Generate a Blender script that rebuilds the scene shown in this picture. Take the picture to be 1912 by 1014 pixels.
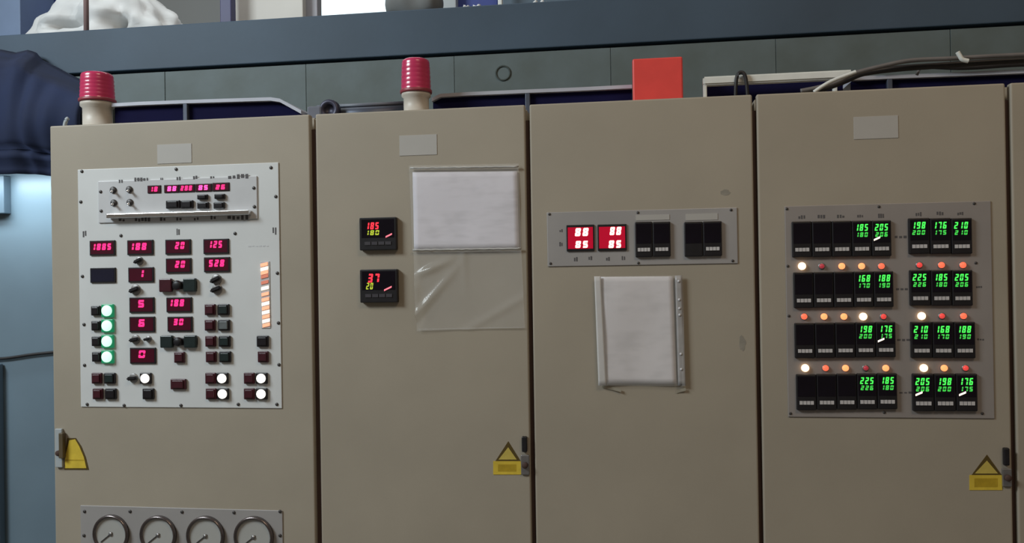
import bpy, bmesh, math, random
from mathutils import Vector, Matrix
random.seed(7)
for o in list(bpy.data.objects): bpy.data.objects.remove(o)
scene = bpy.context.scene
COL = scene.collection

# ------------------------------------------------------------------ camera
IW, IH, F = 1912, 1014, 1600.0
CAM = Vector((1.6902, -2.2774, 1.6436))
YAW, PIT, ROL = -0.1464, 0.0041, -0.0157
FW = Vector((math.sin(YAW)*math.cos(PIT), math.cos(YAW)*math.cos(PIT), math.sin(PIT)))
R0 = Vector((math.cos(YAW), -math.sin(YAW), 0)); U0 = R0.cross(FW)
R2 = math.cos(ROL)*R0 + math.sin(ROL)*U0
U2 = -math.sin(ROL)*R0 + math.cos(ROL)*U0
cd = bpy.data.cameras.new('camera'); cam = bpy.data.objects.new('camera', cd); COL.objects.link(cam)
cd.sensor_fit = 'HORIZONTAL'; cd.sensor_width = 36.0; cd.lens = F/IW*36.0
cam.matrix_world = Matrix(((R2.x, U2.x, -FW.x, CAM.x), (R2.y, U2.y, -FW.y, CAM.y), (R2.z, U2.z, -FW.z, CAM.z), (0, 0, 0, 1)))
scene.camera = cam

# ------------------------------------------------------------------ world, hall lamps, added fill lights, exposure
scene.view_settings.view_transform = 'Standard'; scene.view_settings.look = 'None'
scene.view_settings.gamma = 1.0; scene.view_settings.use_curve_mapping = False
scene.view_settings.exposure = 0.0
wd = bpy.data.worlds.new('hall_ambient'); scene.world = wd; wd.use_nodes = True
bg = wd.node_tree.nodes['Background']; bg.inputs[0].default_value = (1.0, 0.84, 0.68, 1); bg.inputs[1].default_value = 0.12
def area(name, loc, target, sx, sy, power, col):
    l = bpy.data.lights.new(name, 'AREA'); l.shape = 'RECTANGLE'; l.size = sx; l.size_y = sy; l.energy = power; l.color = col
    o = bpy.data.objects.new(name, l); COL.objects.link(o); o.location = loc
    o.rotation_euler = (Vector(target)-Vector(loc)).to_track_quat('-Z', 'Y').to_euler(); return o
area('hall_lamp_daylight', (-1.9, -2.3, 4.0), (0.6, 0, 1.3), 1.6, 1.0, 138, (0.86, 0.96, 1.0))
area('hall_lamp_warm', (3.2, -3.2, 5.2), (1.6, 0, 1.2), 1.8, 0.6, 42, (1.0, 0.77, 0.53))
area('platform_fill_light', (0.2, 1.0, 3.9), (0.3, 1.75, 2.2), 2.2, 0.3, 11, (0.90, 0.97, 1.0))  # added light, brightens the things on the deck but not the beam face
area('housing_fill_light', (-0.72, 0.67, 2.05), (-0.72, 0.80, 1.72), 0.5, 0.05, 2.5, (0.80, 0.95, 1.0))  # added light out of sight behind the tarp, brightens the housing top

# ------------------------------------------------------------------ pixel helpers (a pixel gives a direction; the plane gives the distance)
def P(px, py, y=0.0):
    d = FW + R2*((px-IW/2)/F) + U2*(-(py-IH/2)/F)
    t = (y-CAM.y)/d.y
    p = CAM + d*t
    return p.x, p.z
def rect(x0, y0, x1, y1, y=0.0):
    cx, cy = (x0+x1)/2, (y0+y1)/2
    a = P(x0, cy, y)[0]; b = P(x1, cy, y)[0]; t = P(cx, y0, y)[1]; u = P(cx, y1, y)[1]
    return (a+b)/2, (t+u)/2, b-a, t-u          # centre x, centre z, width, height

# ------------------------------------------------------------------ materials
MATS = {}
def mat(name, col, rough=0.5, metal=0.0, var=0.0, vscale=6.0, bump=0.0, bscale=200.0, emit=None, es=0.0, spec=0.5, coat=0.0, col2=None):
    if name in MATS: return MATS[name]
    m = bpy.data.materials.new(name); m.use_nodes = True; nt = m.node_tree; b = nt.nodes['Principled BSDF']
    b.inputs['Base Color'].default_value = (*col, 1); b.inputs['Roughness'].default_value = rough; b.inputs['Metallic'].default_value = metal
    b.inputs['Specular IOR Level'].default_value = spec; b.inputs['Coat Weight'].default_value = coat
    tc = nt.nodes.new('ShaderNodeTexCoord')
    if var > 0:
        n = nt.nodes.new('ShaderNodeTexNoise'); n.inputs['Scale'].default_value = vscale; n.inputs['Detail'].default_value = 6
        r = nt.nodes.new('ShaderNodeValToRGB'); r.color_ramp.elements[0].position = 0.3; r.color_ramp.elements[1].position = 0.72
        c2 = col2 or tuple(c*(1-var) for c in col)
        r.color_ramp.elements[0].color = (*c2, 1); r.color_ramp.elements[1].color = (*[min(1, c*(1+var*0.4)) for c in col], 1)
        nt.links.new(tc.outputs['Object'], n.inputs['Vector']); nt.links.new(n.outputs['Fac'], r.inputs[0]); nt.links.new(r.outputs[0], b.inputs['Base Color'])
    if bump > 0:
        n2 = nt.nodes.new('ShaderNodeTexNoise'); n2.inputs['Scale'].default_value = bscale; n2.inputs['Detail'].default_value = 3
        bp = nt.nodes.new('ShaderNodeBump'); bp.inputs['Strength'].default_value = bump; bp.inputs['Distance'].default_value = 0.002
        nt.links.new(tc.outputs['Object'], n2.inputs['Vector']); nt.links.new(n2.outputs['Fac'], bp.inputs['Height']); nt.links.new(bp.outputs[0], b.inputs['Normal'])
    if emit:
        b.inputs['Emission Color'].default_value = (*emit, 1); b.inputs['Emission Strength'].default_value = es
    MATS[name] = m; return m

PAINT = mat('beige_cabinet_paint', (0.39, 0.345, 0.275), 0.55, var=0.10, vscale=3.0, bump=0.08, bscale=350)
PLINTH = mat('dark_plinth_paint', (0.05, 0.05, 0.05), 0.6, var=0.2)
SEAL = mat('dark_brown_rubber', (0.075, 0.042, 0.034), 0.8, var=0.15)
WHITEPANEL = mat('white_panel_lacquer', (0.69, 0.71, 0.715), 0.4, var=0.05, vscale=8)
SUBPANEL = mat('light_grey_panel', (0.60, 0.61, 0.63), 0.35, var=0.06, vscale=12)
GREYPANEL = mat('grey_aluminium_panel', (0.40, 0.385, 0.38), 0.42, metal=0.15, var=0.08, vscale=8)
DARKPANEL = mat('dull_grey_panel', (0.33, 0.30, 0.285), 0.5, metal=0.1, var=0.08, vscale=8)
CHROME = mat('polished_metal', (0.85, 0.85, 0.85), 0.18, metal=1.0, var=0.05)
STEEL = mat('dull_steel', (0.35, 0.34, 0.34), 0.4, metal=0.8, var=0.15, vscale=30)
SCREW = mat('dark_screw', (0.09, 0.085, 0.085), 0.45, metal=0.6, var=0.2, vscale=60)
BLACK = mat('black_plastic', (0.012, 0.011, 0.014), 0.42, var=0.3, vscale=40, bump=0.1, bscale=900)
SCREEN = mat('dark_smoked_screen', (0.006, 0.004, 0.009), 0.25, var=0.3, vscale=20, spec=0.3)
REDSCREEN = mat('dark_red_screen', (0.05, 0.004, 0.014), 0.35, var=0.2, vscale=20, emit=(0.6, 0.0, 0.06), es=0.02, spec=0.3)
REDGLOW = mat('glowing_red_screen', (0.2, 0.004, 0.02), 0.3, var=0.1, vscale=20, emit=(1.0, 0.0, 0.04), es=0.34)
BLUESCREEN = mat('unlit_navy_screen', (0.012, 0.012, 0.03), 0.3, var=0.2, vscale=20)
KEYS = mat('grey_keys', (0.62, 0.60, 0.61), 0.5, var=0.15, vscale=80)
DARKKEYS = mat('charcoal_keys', (0.055, 0.05, 0.06), 0.5, var=0.15, vscale=80)
INK = mat('dark_ink', (0.10, 0.095, 0.10), 0.7, var=0.2, vscale=60)
PLATE = mat('blank_grey_plate', (0.46, 0.445, 0.42), 0.5, var=0.03, vscale=20)
BTN_RED = mat('dark_red_button', (0.06, 0.010, 0.018), 0.35, var=0.2, vscale=60)
BTN_GREEN = mat('dark_green_button', (0.014, 0.026, 0.026), 0.35, var=0.2, vscale=60)
BTN_GREY = mat('grey_green_button', (0.14, 0.16, 0.165), 0.4, var=0.2, vscale=60)
BTN_BLACK = mat('black_button', (0.012, 0.010, 0.013), 0.35, var=0.2, vscale=60)
def emi(name, col, s): return mat(name, tuple(c*0.6 for c in col), 0.35, emit=col, es=s, var=0.02)
E_PINK = emi('pink_red_digit', (1.0, 0.022, 0.16), 1.9)
E_PINKHI = emi('hot_pink_digit', (1.0, 0.06, 0.28), 2.6)
E_RED = emi('red_digit', (1.0, 0.03, 0.05), 1.6)
E_REDHOT = emi('blazing_red_digit', (1.0, 0.35, 0.30), 5.0)
E_YEL = emi('yellow_green_digit', (0.42, 0.50, 0.04), 0.9)
E_LIME = emi('green_digit', (0.07, 0.85, 0.10), 1.05)
E_WHITE = emi('white_lamp_glow', (1.0, 0.96, 0.86), 1.6)
E_MINT = emi('mint_lamp_glow', (0.66, 1.0, 0.83), 1.0)
E_MINTRIM = emi('green_lamp_rim', (0.01, 0.30, 0.13), 0.45)
E_ORG = [emi('orange_led_bright', (1.0, 0.62, 0.34), 3.0), emi('orange_led', (1.0, 0.30, 0.11), 1.6), emi('orange_led_soft', (1.0, 0.16, 0.08), 1.0),
         emi('red_led', (0.85, 0.07, 0.06), 0.75), emi('red_led_dim', (0.55, 0.05, 0.07), 0.42)]
E_BAR = [emi('bar_led_bright', (1.0, 0.82, 0.62), 2.0), emi('bar_led', (1.0, 0.42, 0.25), 1.05), emi('bar_led_dim', (0.72, 0.24, 0.16), 0.6)]
PAPER = mat('white_paper', (0.70, 0.69, 0.72), 0.8, var=0.07, vscale=14)
YELLOW = mat('yellow_sticker', (0.74, 0.54, 0.055), 0.5, var=0.18, vscale=30)
YELDARK = mat('dark_sticker_line', (0.10, 0.065, 0.012), 0.5, var=0.2, vscale=30)
YELPALE = mat('pale_yellow_sticker', (0.60, 0.47, 0.10), 0.5, var=0.15, vscale=40)
BEAM = mat('teal_grey_beam_paint', (0.049, 0.084, 0.128), 0.6, var=0.22, vscale=2.2, bump=0.15, bscale=60)
WEB = mat('grimy_green_grey_paint', (0.125, 0.165, 0.180), 0.6, var=0.32, vscale=3.5, bump=0.2, bscale=50, col2=(0.085, 0.108, 0.10))
NAVY = mat('dark_navy_tarp', (0.011, 0.022, 0.070), 0.85, var=0.3, vscale=5, bump=0.2, bscale=40)
BLUEGREY = mat('blue_grey_machine_paint', (0.17, 0.235, 0.29), 0.38, var=0.10, vscale=3, bump=0.08, bscale=30)
MACHBLUE = mat('slate_blue_paint', (0.10, 0.15, 0.20), 0.5, var=0.15, vscale=5)
SACK = mat('off_white_sheeting', (0.70, 0.71, 0.71), 0.75, var=0.12, vscale=5, bump=0.3, bscale=30)
CREAM = mat('cream_board', (0.60, 0.575, 0.53), 0.6, var=0.06, vscale=4)
PALEPOST = mat('pale_grey_post', (0.42, 0.46, 0.48), 0.5, var=0.1)
NAVYPOST = mat('navy_post', (0.05, 0.05, 0.13), 0.5, var=0.15)
BLUEBOARD = mat('deep_blue_board', (0.035, 0.06, 0.27), 0.5, var=0.2)
BROWNROPE = mat('pinkish_brown_pole', (0.33, 0.22, 0.21), 0.6, var=0.15)
GREYBUNDLE = mat('grey_bundle_cloth', (0.20, 0.21, 0.21), 0.8, var=0.25, vscale=8, bump=0.3, bscale=40)
WALLM = mat('grey_hall_wall', (0.42, 0.44, 0.44), 0.8, var=0.1, vscale=1.5)
FLOORM = mat('concrete_floor', (0.16, 0.155, 0.145), 0.7, var=0.2, vscale=2, bump=0.2, bscale=30)
REDDOME = mat('translucent_red_dome', (0.62, 0.040, 0.130), 0.25, var=0.1, vscale=20, coat=0.4)
BEACONBASE = mat('cream_beacon_base', (0.62, 0.57, 0.50), 0.45, var=0.08, vscale=20)
ORANGERED = mat('orange_red_plastic', (0.86, 0.075, 0.065), 0.45, var=0.10, vscale=14)
GAPSHADE = mat('painted_gap_shade', (0.006, 0.006, 0.040), 0.9, var=0.2, spec=0.15)  # near-black navy, shade of the gaps put into the colour
TROUGHLIP = mat('pale_trough_lip', (0.50, 0.52, 0.60), 0.4, metal=0.1, var=0.15)
CONDUIT = mat('pale_conduit', (0.80, 0.82, 0.79), 0.35, metal=0.0, var=0.12, vscale=10)
DARKCABLE = mat('black_cable', (0.02, 0.018, 0.02), 0.5, var=0.2, vscale=20)
GREYCABLE = mat('grey_cable', (0.16, 0.15, 0.15), 0.5, var=0.2, vscale=20)
BLUEPIPE = mat('grey_blue_pipe', (0.085, 0.10, 0.14), 0.45, metal=0.3, var=0.2, vscale=10)
TAPE = mat('yellowed_tape', (0.55, 0.51, 0.42), 0.35, var=0.1, vscale=30)
FACE = mat('gauge_face', (0.44, 0.44, 0.42), 0.35, var=0.05, vscale=20, coat=0.5)
GAUGERING = mat('dark_chrome_ring', (0.22, 0.19, 0.19), 0.25, metal=0.9, var=0.15, vscale=30)
DIRT = mat('dirty_smudge', (0.16, 0.145, 0.115), 0.8, var=0.2, vscale=40)

def plastic_mat():
    m = bpy.data.materials.new('clear_creased_plastic'); m.use_nodes = True; nt = m.node_tree
    b = nt.nodes['Principled BSDF']; b.inputs['Base Color'].default_value = (0.75, 0.75, 0.74, 1); b.inputs['Roughness'].default_value = 0.16; b.inputs['Specular IOR Level'].default_value = 0.9
    n = nt.nodes.new('ShaderNodeTexNoise'); n.inputs['Scale'].default_value = 9; tc = nt.nodes.new('ShaderNodeTexCoord')
    bp = nt.nodes.new('ShaderNodeBump'); bp.inputs['Strength'].default_value = 0.35; bp.inputs['Distance'].default_value = 0.01
    nt.links.new(tc.outputs['Object'], n.inputs['Vector']); nt.links.new(n.outputs['Fac'], bp.inputs['Height']); nt.links.new(bp.outputs[0], b.inputs['Normal'])
    t = nt.nodes.new('ShaderNodeBsdfTransparent'); mx = nt.nodes.new('ShaderNodeMixShader'); mx.inputs[0].default_value = 0.20
    nt.links.new(t.outputs[0], mx.inputs[1]); nt.links.new(b.outputs[0], mx.inputs[2]); nt.links.new(mx.outputs[0], nt.nodes['Material Output'].inputs[0])
    return m
PLASTIC = plastic_mat()
def print_mat(name, col, vertical=False):
    # paper with faint, unreadable rows of print
    m = mat(name, col, 0.8); nt = m.node_tree; b = nt.nodes['Principled BSDF']
    tc = nt.nodes.new('ShaderNodeTexCoord'); mp = nt.nodes.new('ShaderNodeMapping'); mp.inputs['Scale'].default_value = (16, 1, 60) if not vertical else (14, 1, 40)
    n = nt.nodes.new('ShaderNodeTexNoise'); n.inputs['Scale'].default_value = 1.0; n.inputs['Detail'].default_value = 2
    n2 = nt.nodes.new('ShaderNodeTexNoise'); n2.inputs['Scale'].default_value = 11.0
    mul = nt.nodes.new('ShaderNodeMath'); mul.operation = 'MULTIPLY'
    r = nt.nodes.new('ShaderNodeValToRGB'); r.color_ramp.elements[0].position = 0.22; r.color_ramp.elements[1].position = 0.42
    r.color_ramp.elements[0].color = (*col, 1); r.color_ramp.elements[1].color = (*[c*0.86 for c in col], 1)
    nt.links.new(tc.outputs['Object'], mp.inputs[0]); nt.links.new(mp.outputs[0], n.inputs['Vector']); nt.links.new(tc.outputs['Object'], n2.inputs['Vector'])
    nt.links.new(n.outputs['Fac'], mul.inputs[0]); nt.links.new(n2.outputs['Fac'], mul.inputs[1]); nt.links.new(mul.outputs[0], r.inputs[0]); nt.links.new(r.outputs[0], b.inputs['Base Color'])
    return m
PRINT1 = print_mat('faintly_printed_paper', (0.80, 0.775, 0.85))
PRINT2 = print_mat('faded_printed_paper', (0.76, 0.73, 0.755), True)

# ------------------------------------------------------------------ mesh helpers
WL = {}
CACHE = {}
def link(name, me, m, parent, loc):
    o = bpy.data.objects.new(name, me); COL.objects.link(o)
    loc = Vector(loc); WL[o.name] = loc
    if parent: o.parent = parent; o.location = loc-WL[parent.name]
    else: o.location = loc
    if m and not me.materials: me.materials.append(m)
    return o
def fin(bm, smooth=False):
    bmesh.ops.recalc_face_normals(bm, faces=bm.faces)
    me = bpy.data.meshes.new('mesh'); bm.to_mesh(me); bm.free()
    if smooth:
        for p in me.polygons: p.use_smooth = True
    return me
def tagit(o, label, cat, group=None, kind=None):
    if label: o['label'] = label
    if cat: o['category'] = cat
    if group: o['group'] = group
    if kind: o['kind'] = kind
    return o
def empty(name, loc, label, cat, group=None):
    o = bpy.data.objects.new(name, None); COL.objects.link(o); o.location = loc; WL[o.name] = Vector(loc); o.empty_display_size = 0.05
    return tagit(o, label, cat, group)
def bbox(bm, c, s):
    r = bmesh.ops.create_cube(bm, size=1.0)
    for v in r['verts']: v.co = Vector((c[0]+v.co.x*s[0], c[1]+v.co.y*s[1], c[2]+v.co.z*s[2]))
    return r['verts']
def box_mesh(sx, sy, sz, bev=0.0, seg=2):
    bm = bmesh.new(); bbox(bm, (0, 0, 0), (sx, sy, sz))
    if bev > 0: bmesh.ops.bevel(bm, geom=bm.edges[:], offset=bev, segments=seg, profile=0.5, affect='EDGES')
    return fin(bm)
def box(name, x, y, z, sx, sy, sz, m, parent, bev=0.0, seg=2):
    return link(name, box_mesh(sx, sy, sz, bev, seg), m, parent, (x, y, z))
def lathe_mesh(prof, seg=24, axis='Y', smooth=True):
    # prof: list of (radius, height); axis 'Y' grows towards the viewer (-y), axis 'Z' upwards
    bm = bmesh.new(); rings = []
    for r, h in prof:
        ring = []
        if r < 1e-6:
            ring = [bm.verts.new((0, -h, 0) if axis == 'Y' else (0, 0, h))]
        else:
            for i in range(seg):
                a = 2*math.pi*i/seg
                ring.append(bm.verts.new((r*math.cos(a), -h, r*math.sin(a)) if axis == 'Y' else (r*math.cos(a), r*math.sin(a), h)))
        rings.append(ring)
    for a, b in zip(rings, rings[1:]):
        n = max(len(a), len(b))
        for i in range(n):
            j = (i+1) % n
            f = [a[i % len(a)], a[j % len(a)], b[j % len(b)], b[i % len(b)]]
            u = []
            for v in f:
                if v not in u: u.append(v)
            if len(u) >= 3: bm.faces.new(u)
    if len(rings[0]) > 1: bm.faces.new(rings[0])
    if len(rings[-1]) > 1: bm.faces.new(rings[-1])
    return fin(bm, smooth)
def tube_mesh(pts, r, seg=8, smooth=True):
    pts = [Vector(p) for p in pts]; bm = bmesh.new(); rings = []
    for i, p in enumerate(pts):
        d = (pts[min(i+1, len(pts)-1)]-pts[max(i-1, 0)]).normalized()
        up = Vector((0, 0, 1)) if abs(d.z) < 0.9 else Vector((1, 0, 0))
        a = d.cross(up).normalized(); b = d.cross(a)
        rings.append([bm.verts.new(p+(a*math.cos(2*math.pi*k/seg)+b*math.sin(2*math.pi*k/seg))*r) for k in range(seg)])
    for a, b in zip(rings, rings[1:]):
        for k in range(seg): bm.faces.new((a[k], a[(k+1) % seg], b[(k+1) % seg], b[k]))
    bm.faces.new(rings[0]); bm.faces.new(rings[-1])
    return fin(bm, smooth)
def spline(pts, n=8):
    out = []; P_ = [Vector(p) for p in pts]; P_ = [P_[0]]+P_+[P_[-1]]
    for i in range(1, len(P_)-2):
        for k in range(n):
            t = k/n; a, b, c, d = P_[i-1], P_[i], P_[i+1], P_[i+2]
            out.append(0.5*((2*b)+(c-a)*t+(2*a-5*b+4*c-d)*t*t+(3*b-a-3*c+d)*t**3))
    out.append(P_[-2]); return out
def prism_mesh(poly, d, bev=0.0):
    # poly in (x, z); front at y=-d, back at 0
    bm = bmesh.new(); a = [bm.verts.new((x, 0, z)) for x, z in poly]; b = [bm.verts.new((x, -d, z)) for x, z in poly]
    bm.faces.new(a); bm.faces.new(b); n = len(poly)
    for i in range(n): bm.faces.new((a[i], a[(i+1) % n], b[(i+1) % n], b[i]))
    return fin(bm)
def cached(key, fn):
    if key not in CACHE: CACHE[key] = fn()
    return CACHE[key]

# ------------------------------------------------------------------ the hall
def struct(o): o['kind'] = 'structure'; return o
struct(box('floor', 1.0, 0.5, -0.05, 14, 11, 0.1, FLOORM, None))
YW = 3.6
struct(box('wall_back', 1.0, YW+0.1, 3.0, 14, 0.2, 6.0, WALLM, None))

# ------------------------------------------------------------------ cabinets
ZT = 2.10
def seam(pts): return sum(P(*p)[0] for p in pts)/len(pts)
S = [seam([(92, 300), (97, 600), (105, 1000)]), seam([(583, 300), (589, 600), (596, 1000)]), seam([(982, 300), (991, 600), (1000, 1000)]),
     seam([(1407, 300), (1416, 600), (1425, 1000)]), seam([(1881, 300), (1890, 600), (1900, 1000)])]
S.append(S[4]+0.6)
GAPS = [0.0, 0.017, 0.012, 0.011, 0.012, 0.0]
LAB = ['tall beige cabinet at the left end, with the white panel of buttons and gauges',
       'beige cabinet with two square red-lit controllers and a landscape paper in a plastic sleeve',
       'beige cabinet with a narrow four-window grey panel above a portrait paper',
       'beige cabinet with rows of green digital controllers and orange lamps',
       'beige cabinet cut off by the right edge of the photo']
CABS = []
DEP = 0.50
for i in range(5):
    x0, x1 = S[i]+GAPS[i]/2, S[i+1]-GAPS[i+1]/2
    c = empty('control_cabinet', ((x0+x1)/2, 0, 0), LAB[i], 'cabinet', 'row of beige control cabinets')
    CABS.append(c); xc, w = (x0+x1)/2, x1-x0
    box('plinth', xc, DEP/2+0.02, 0.05, w-0.004, DEP-0.02, 0.10, PLINTH, c, 0.004)
    bm = bmesh.new()
    bbox(bm, (xc-xc, DEP/2+0.035, 0), (w-0.004, DEP-0.03, ZT-0.10))
    bmesh.ops.bevel(bm, geom=bm.edges[:], offset=0.004, segments=2, affect='EDGES')
    link('body', fin(bm), PAINT, c, (xc, 0, 0.10+(ZT-0.10)/2))
    box('door', xc, 0.012, 0.12+(ZT-0.12)/2, w, 0.024, ZT-0.12, PAINT, c, 0.0045, 3)
    if i < 4: box('rubber_seal', S[i+1], 0.045, 1.08, GAPS[i+1]*0.98, 0.06, 1.96, SEAL, c)
C1, C2, C3, C4, C5 = CABS

SCR = lathe_mesh([(0.0048, 0), (0.0048, 0.0012), (0.0034, 0.0026), (0, 0.0028)], 12)
SCR_S = lathe_mesh([(0.0036, 0), (0.0036, 0.0010), (0.0024, 0.002), (0, 0.0022)], 10)
def panel(c, r, d, m, name='control_panel', bev=0.0015):
    x, z, w, h = rect(*r); return box(name, x, -d/2, z, w, d, h, m, c, bev)
def screws(par, pts, d, me=None):
    for p in pts:
        x, z = P(*p, -d); link('screw', me or SCR, SCREW, par, (x, -d, z))
def lettering(par, r, d, n=4, m=None):
    # an unreadable printed mark: a short row of thin ink strokes
    x, z, w, h = rect(*r, -d); bm = bmesh.new(); st = w/n
    for k in range(n):
        hh = h*random.uniform(0.55, 1.0)
        bbox(bm, (-w/2+st*(k+0.5), -0.0002, (h-hh)*random.uniform(-0.4, 0.4)), (st*random.uniform(0.55, 0.8), 0.0004, hh))
    return link('lettering', fin(bm), m or INK, par, (x, -d, z))
def bgx(o, label): o['label'] = label; return o

# seven segment digits
SEGS = {'0': 'abcdef', '1': 'bc', '2': 'abged', '3': 'abgcd', '4': 'fgbc', '5': 'afgcd', '6': 'afgedc', '7': 'abc', '8': 'abcdefg', '9': 'abcdfg', '-': 'g', ' ': ''}
def seg_bm(bm, text, cx, cz, w, h, slant=0.14, t=None, y=0.0, d=0.0006):
    n = len(text); cw = w/n; dw = cw*0.70; t = t or min(dw*0.28, h*0.16)
    for k, ch in enumerate(text):
        ox = cx-w/2+cw*(k+0.5)
        R_ = {'a': (0, h/2-t/2, dw-t*0.6, t), 'd': (0, -h/2+t/2, dw-t*0.6, t), 'g': (0, 0, dw-t*0.6, t),
              'f': (-dw/2+t/2, h/4, t, h/2-t*0.5), 'b': (dw/2-t/2, h/4, t, h/2-t*0.5), 'e': (-dw/2+t/2, -h/4, t, h/2-t*0.5), 'c': (dw/2-t/2, -h/4, t, h/2-t*0.5)}
        for s in SEGS[ch]:
            x, z, a, b = R_[s]
            vs = bbox(bm, (0, y-d/2, 0), (a, d, b))
            for v in vs:
                zz = v.co.z+z; v.co.x += x+ox+zz*slant; v.co.z = zz+cz
def display(c, r, txt, lit=None, d=0.004, m=None, scr=None, zoff=0.0):
    # a panel meter: black frame > dark screen, glowing digits; r and lit in pixels
    x, z, w, h = rect(*r, -d); p = box('digital_display', x, -d/2-0.003, z, w, 0.006, h, BLACK, c, 0.0012)
    yf = -d/2-0.006
    box('screen', x, yf-0.0003, z, w*0.90, 0.0008, h*0.82, scr or (REDSCREEN if txt else BLUESCREEN), p)
    if txt:
        lx, lz, lw, lh = rect(*lit, -d); bm = bmesh.new(); seg_bm(bm, txt, 0, 0, lw*1.05, lh, t=min(lh*0.26, lw/len(txt)*0.30))
        link('digits', fin(bm), m or E_PINK, p, (lx, yf-0.0006, lz))
    return p

# ================================================================= cabinet 1
PD = 0.003
cp1 = panel(C1, (149, 310, 524, 761), PD, WHITEPANEL); bgx(cp1, 'white lacquered control panel')
screws(cp1, [(153, 320), (329, 316), (506, 313), (151, 377), (154, 516), (157, 606), (158, 682), (163, 755), (515, 367), (518, 510), (520, 603), (521, 681), (517, 755),
             (226, 440), (439, 436), (232, 757), (338, 757), (445, 755)], PD)
for r in ((154, 428, 162, 444), (508, 421, 517, 439), (329, 426, 336, 442)): lettering(cp1, r, PD, 2)
lettering(cp1, (463, 458, 503, 461), PD, 6, SUBPANEL)
sp = panel(C1, (186, 334, 482, 413), PD+0.004, SUBPANEL, 'instrument_module'); bgx(sp, 'light grey instrument module with a row of pink readouts')
SD = PD+0.004
screws(sp, [(188, 358), (189, 394), (474, 351), (475, 386)], SD)
for r in ((221, 335, 230, 342), (250, 331, 278, 339), (299, 332, 305, 336), (329, 330, 338, 337), (360, 328, 369, 335), (392, 328, 401, 334), (425, 325, 465, 334),
          (221, 408, 234, 414), (251, 406, 281, 414), (298, 406, 310, 413), (328, 405, 340, 412), (361, 404, 372, 412), (392, 403, 404, 410), (424, 402, 465, 411)):
    lettering(sp, r, SD, 5 if r[2]-r[0] > 20 else 2)
x, z, w, h = rect(200, 395, 466, 405, -0.02)
hb = box('handle_rail', x, -SD-0.009, z, w, 0.018, h*0.85, CHROME, C1, 0.002); bgx(hb, 'bright polished metal rail across the module')
for r, t, lt in (((276, 346, 301, 361), '18', (280, 349, 296, 358)), ((307, 345, 335, 360), '88', (313, 348, 331, 357)), ((335, 344, 364, 359), '288', (338, 347, 360, 356)),
                 ((365, 343, 396, 358), '85', (371, 346, 390, 355)), ((397, 341, 429, 357), '26', (403, 345, 422, 354))):
    display(C1, r, t, lt, SD, E_PINKHI if t in ('88', '85') else E_PINK)
def toggle(c, x, y, r=6.5, d=SD, dx=4, dy=6):
    X, Z = P(x, y, -d); k = r/650
    me = cached(('tb', round(r, 1)), lambda: lathe_mesh([(k, 0), (k, 0.003), (k*0.8, 0.005), (k*0.55, 0.006), (0, 0.006)], 14))
    b = link('toggle_switch', me, SCREW, c, (X, -d, Z))
    me2 = cached(('tl', round(r, 1), dx, dy), lambda: tube_mesh([(0, -0.004, 0), (dx/1300, -0.012, -dy/1500), (dx/700, -0.019, -dy/800)], k*0.34, 8))
    link('lever', me2, CHROME if r < 7 else BLACK, b, (X, -d, Z)); return b
for q in ((212, 355), (242, 354), (213, 379), (243, 378)): toggle(C1, *q)
def push(c, x, y, kind, w=22, h=20, d=PD, round_=False):
    # a square-bezelled push button or lamp > lens
    X, Z = P(x, y, -d); k = 1/640.0
    lens = {'r': BTN_RED, 'g': BTN_GREEN, 'G': BTN_GREY, 'k': BTN_BLACK, 'W': E_WHITE, 'M': E_MINT}[kind]
    lit = kind in 'WM'
    me = cached(('pb', w, h), lambda: box_mesh(w*k, 0.008, h*k, 0.0022))
    me = me if not lit else me
    nm = 'indicator_lamp' if lit else 'push_button'
    bm_ = {'M': 'pbM', 'W': 'pbW'}.get(kind, 'pb')
    me = cached((bm_, kind, w, h), lambda: box_mesh(w*k, 0.008, h*k, 0.0022))
    b = link(nm, me, {'M': E_MINTRIM, 'W': BTN_BLACK, 'r': BTN_RED}.get(kind, BTN_BLACK), c, (X, -d-0.004, Z))
    rr = min(w, h)*k*0.42
    if lit:
        m2 = cached(('lens', kind, w, h), lambda: lathe_mesh([(rr, 0), (rr, 0.003), (rr*0.85, 0.006), (rr*0.5, 0.008), (0, 0.0085)], 20))
    else:
        m2 = cached(('cap', kind, w, h), lambda: box_mesh(w*k*0.72, 0.008, h*k*0.72, 0.0018))
    lo = link('lens' if lit else 'cap', m2, lens, b, (X, -d-0.008, Z))
    if lit and kind == 'M': lo['label'] = 'glowing mint green lens'
    if lit and kind == 'W': lo['label'] = 'glowing white lens'
    return b
# small black keys in the module
for q, w, h in (((325, 382), 27, 15), ((351, 382), 24, 15), ((380, 368), 20, 9), ((412, 367), 20, 9), ((381, 384), 22, 12), ((411, 384), 21, 12)):
    push(C1, *q, 'k', w, h, SD)
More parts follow.
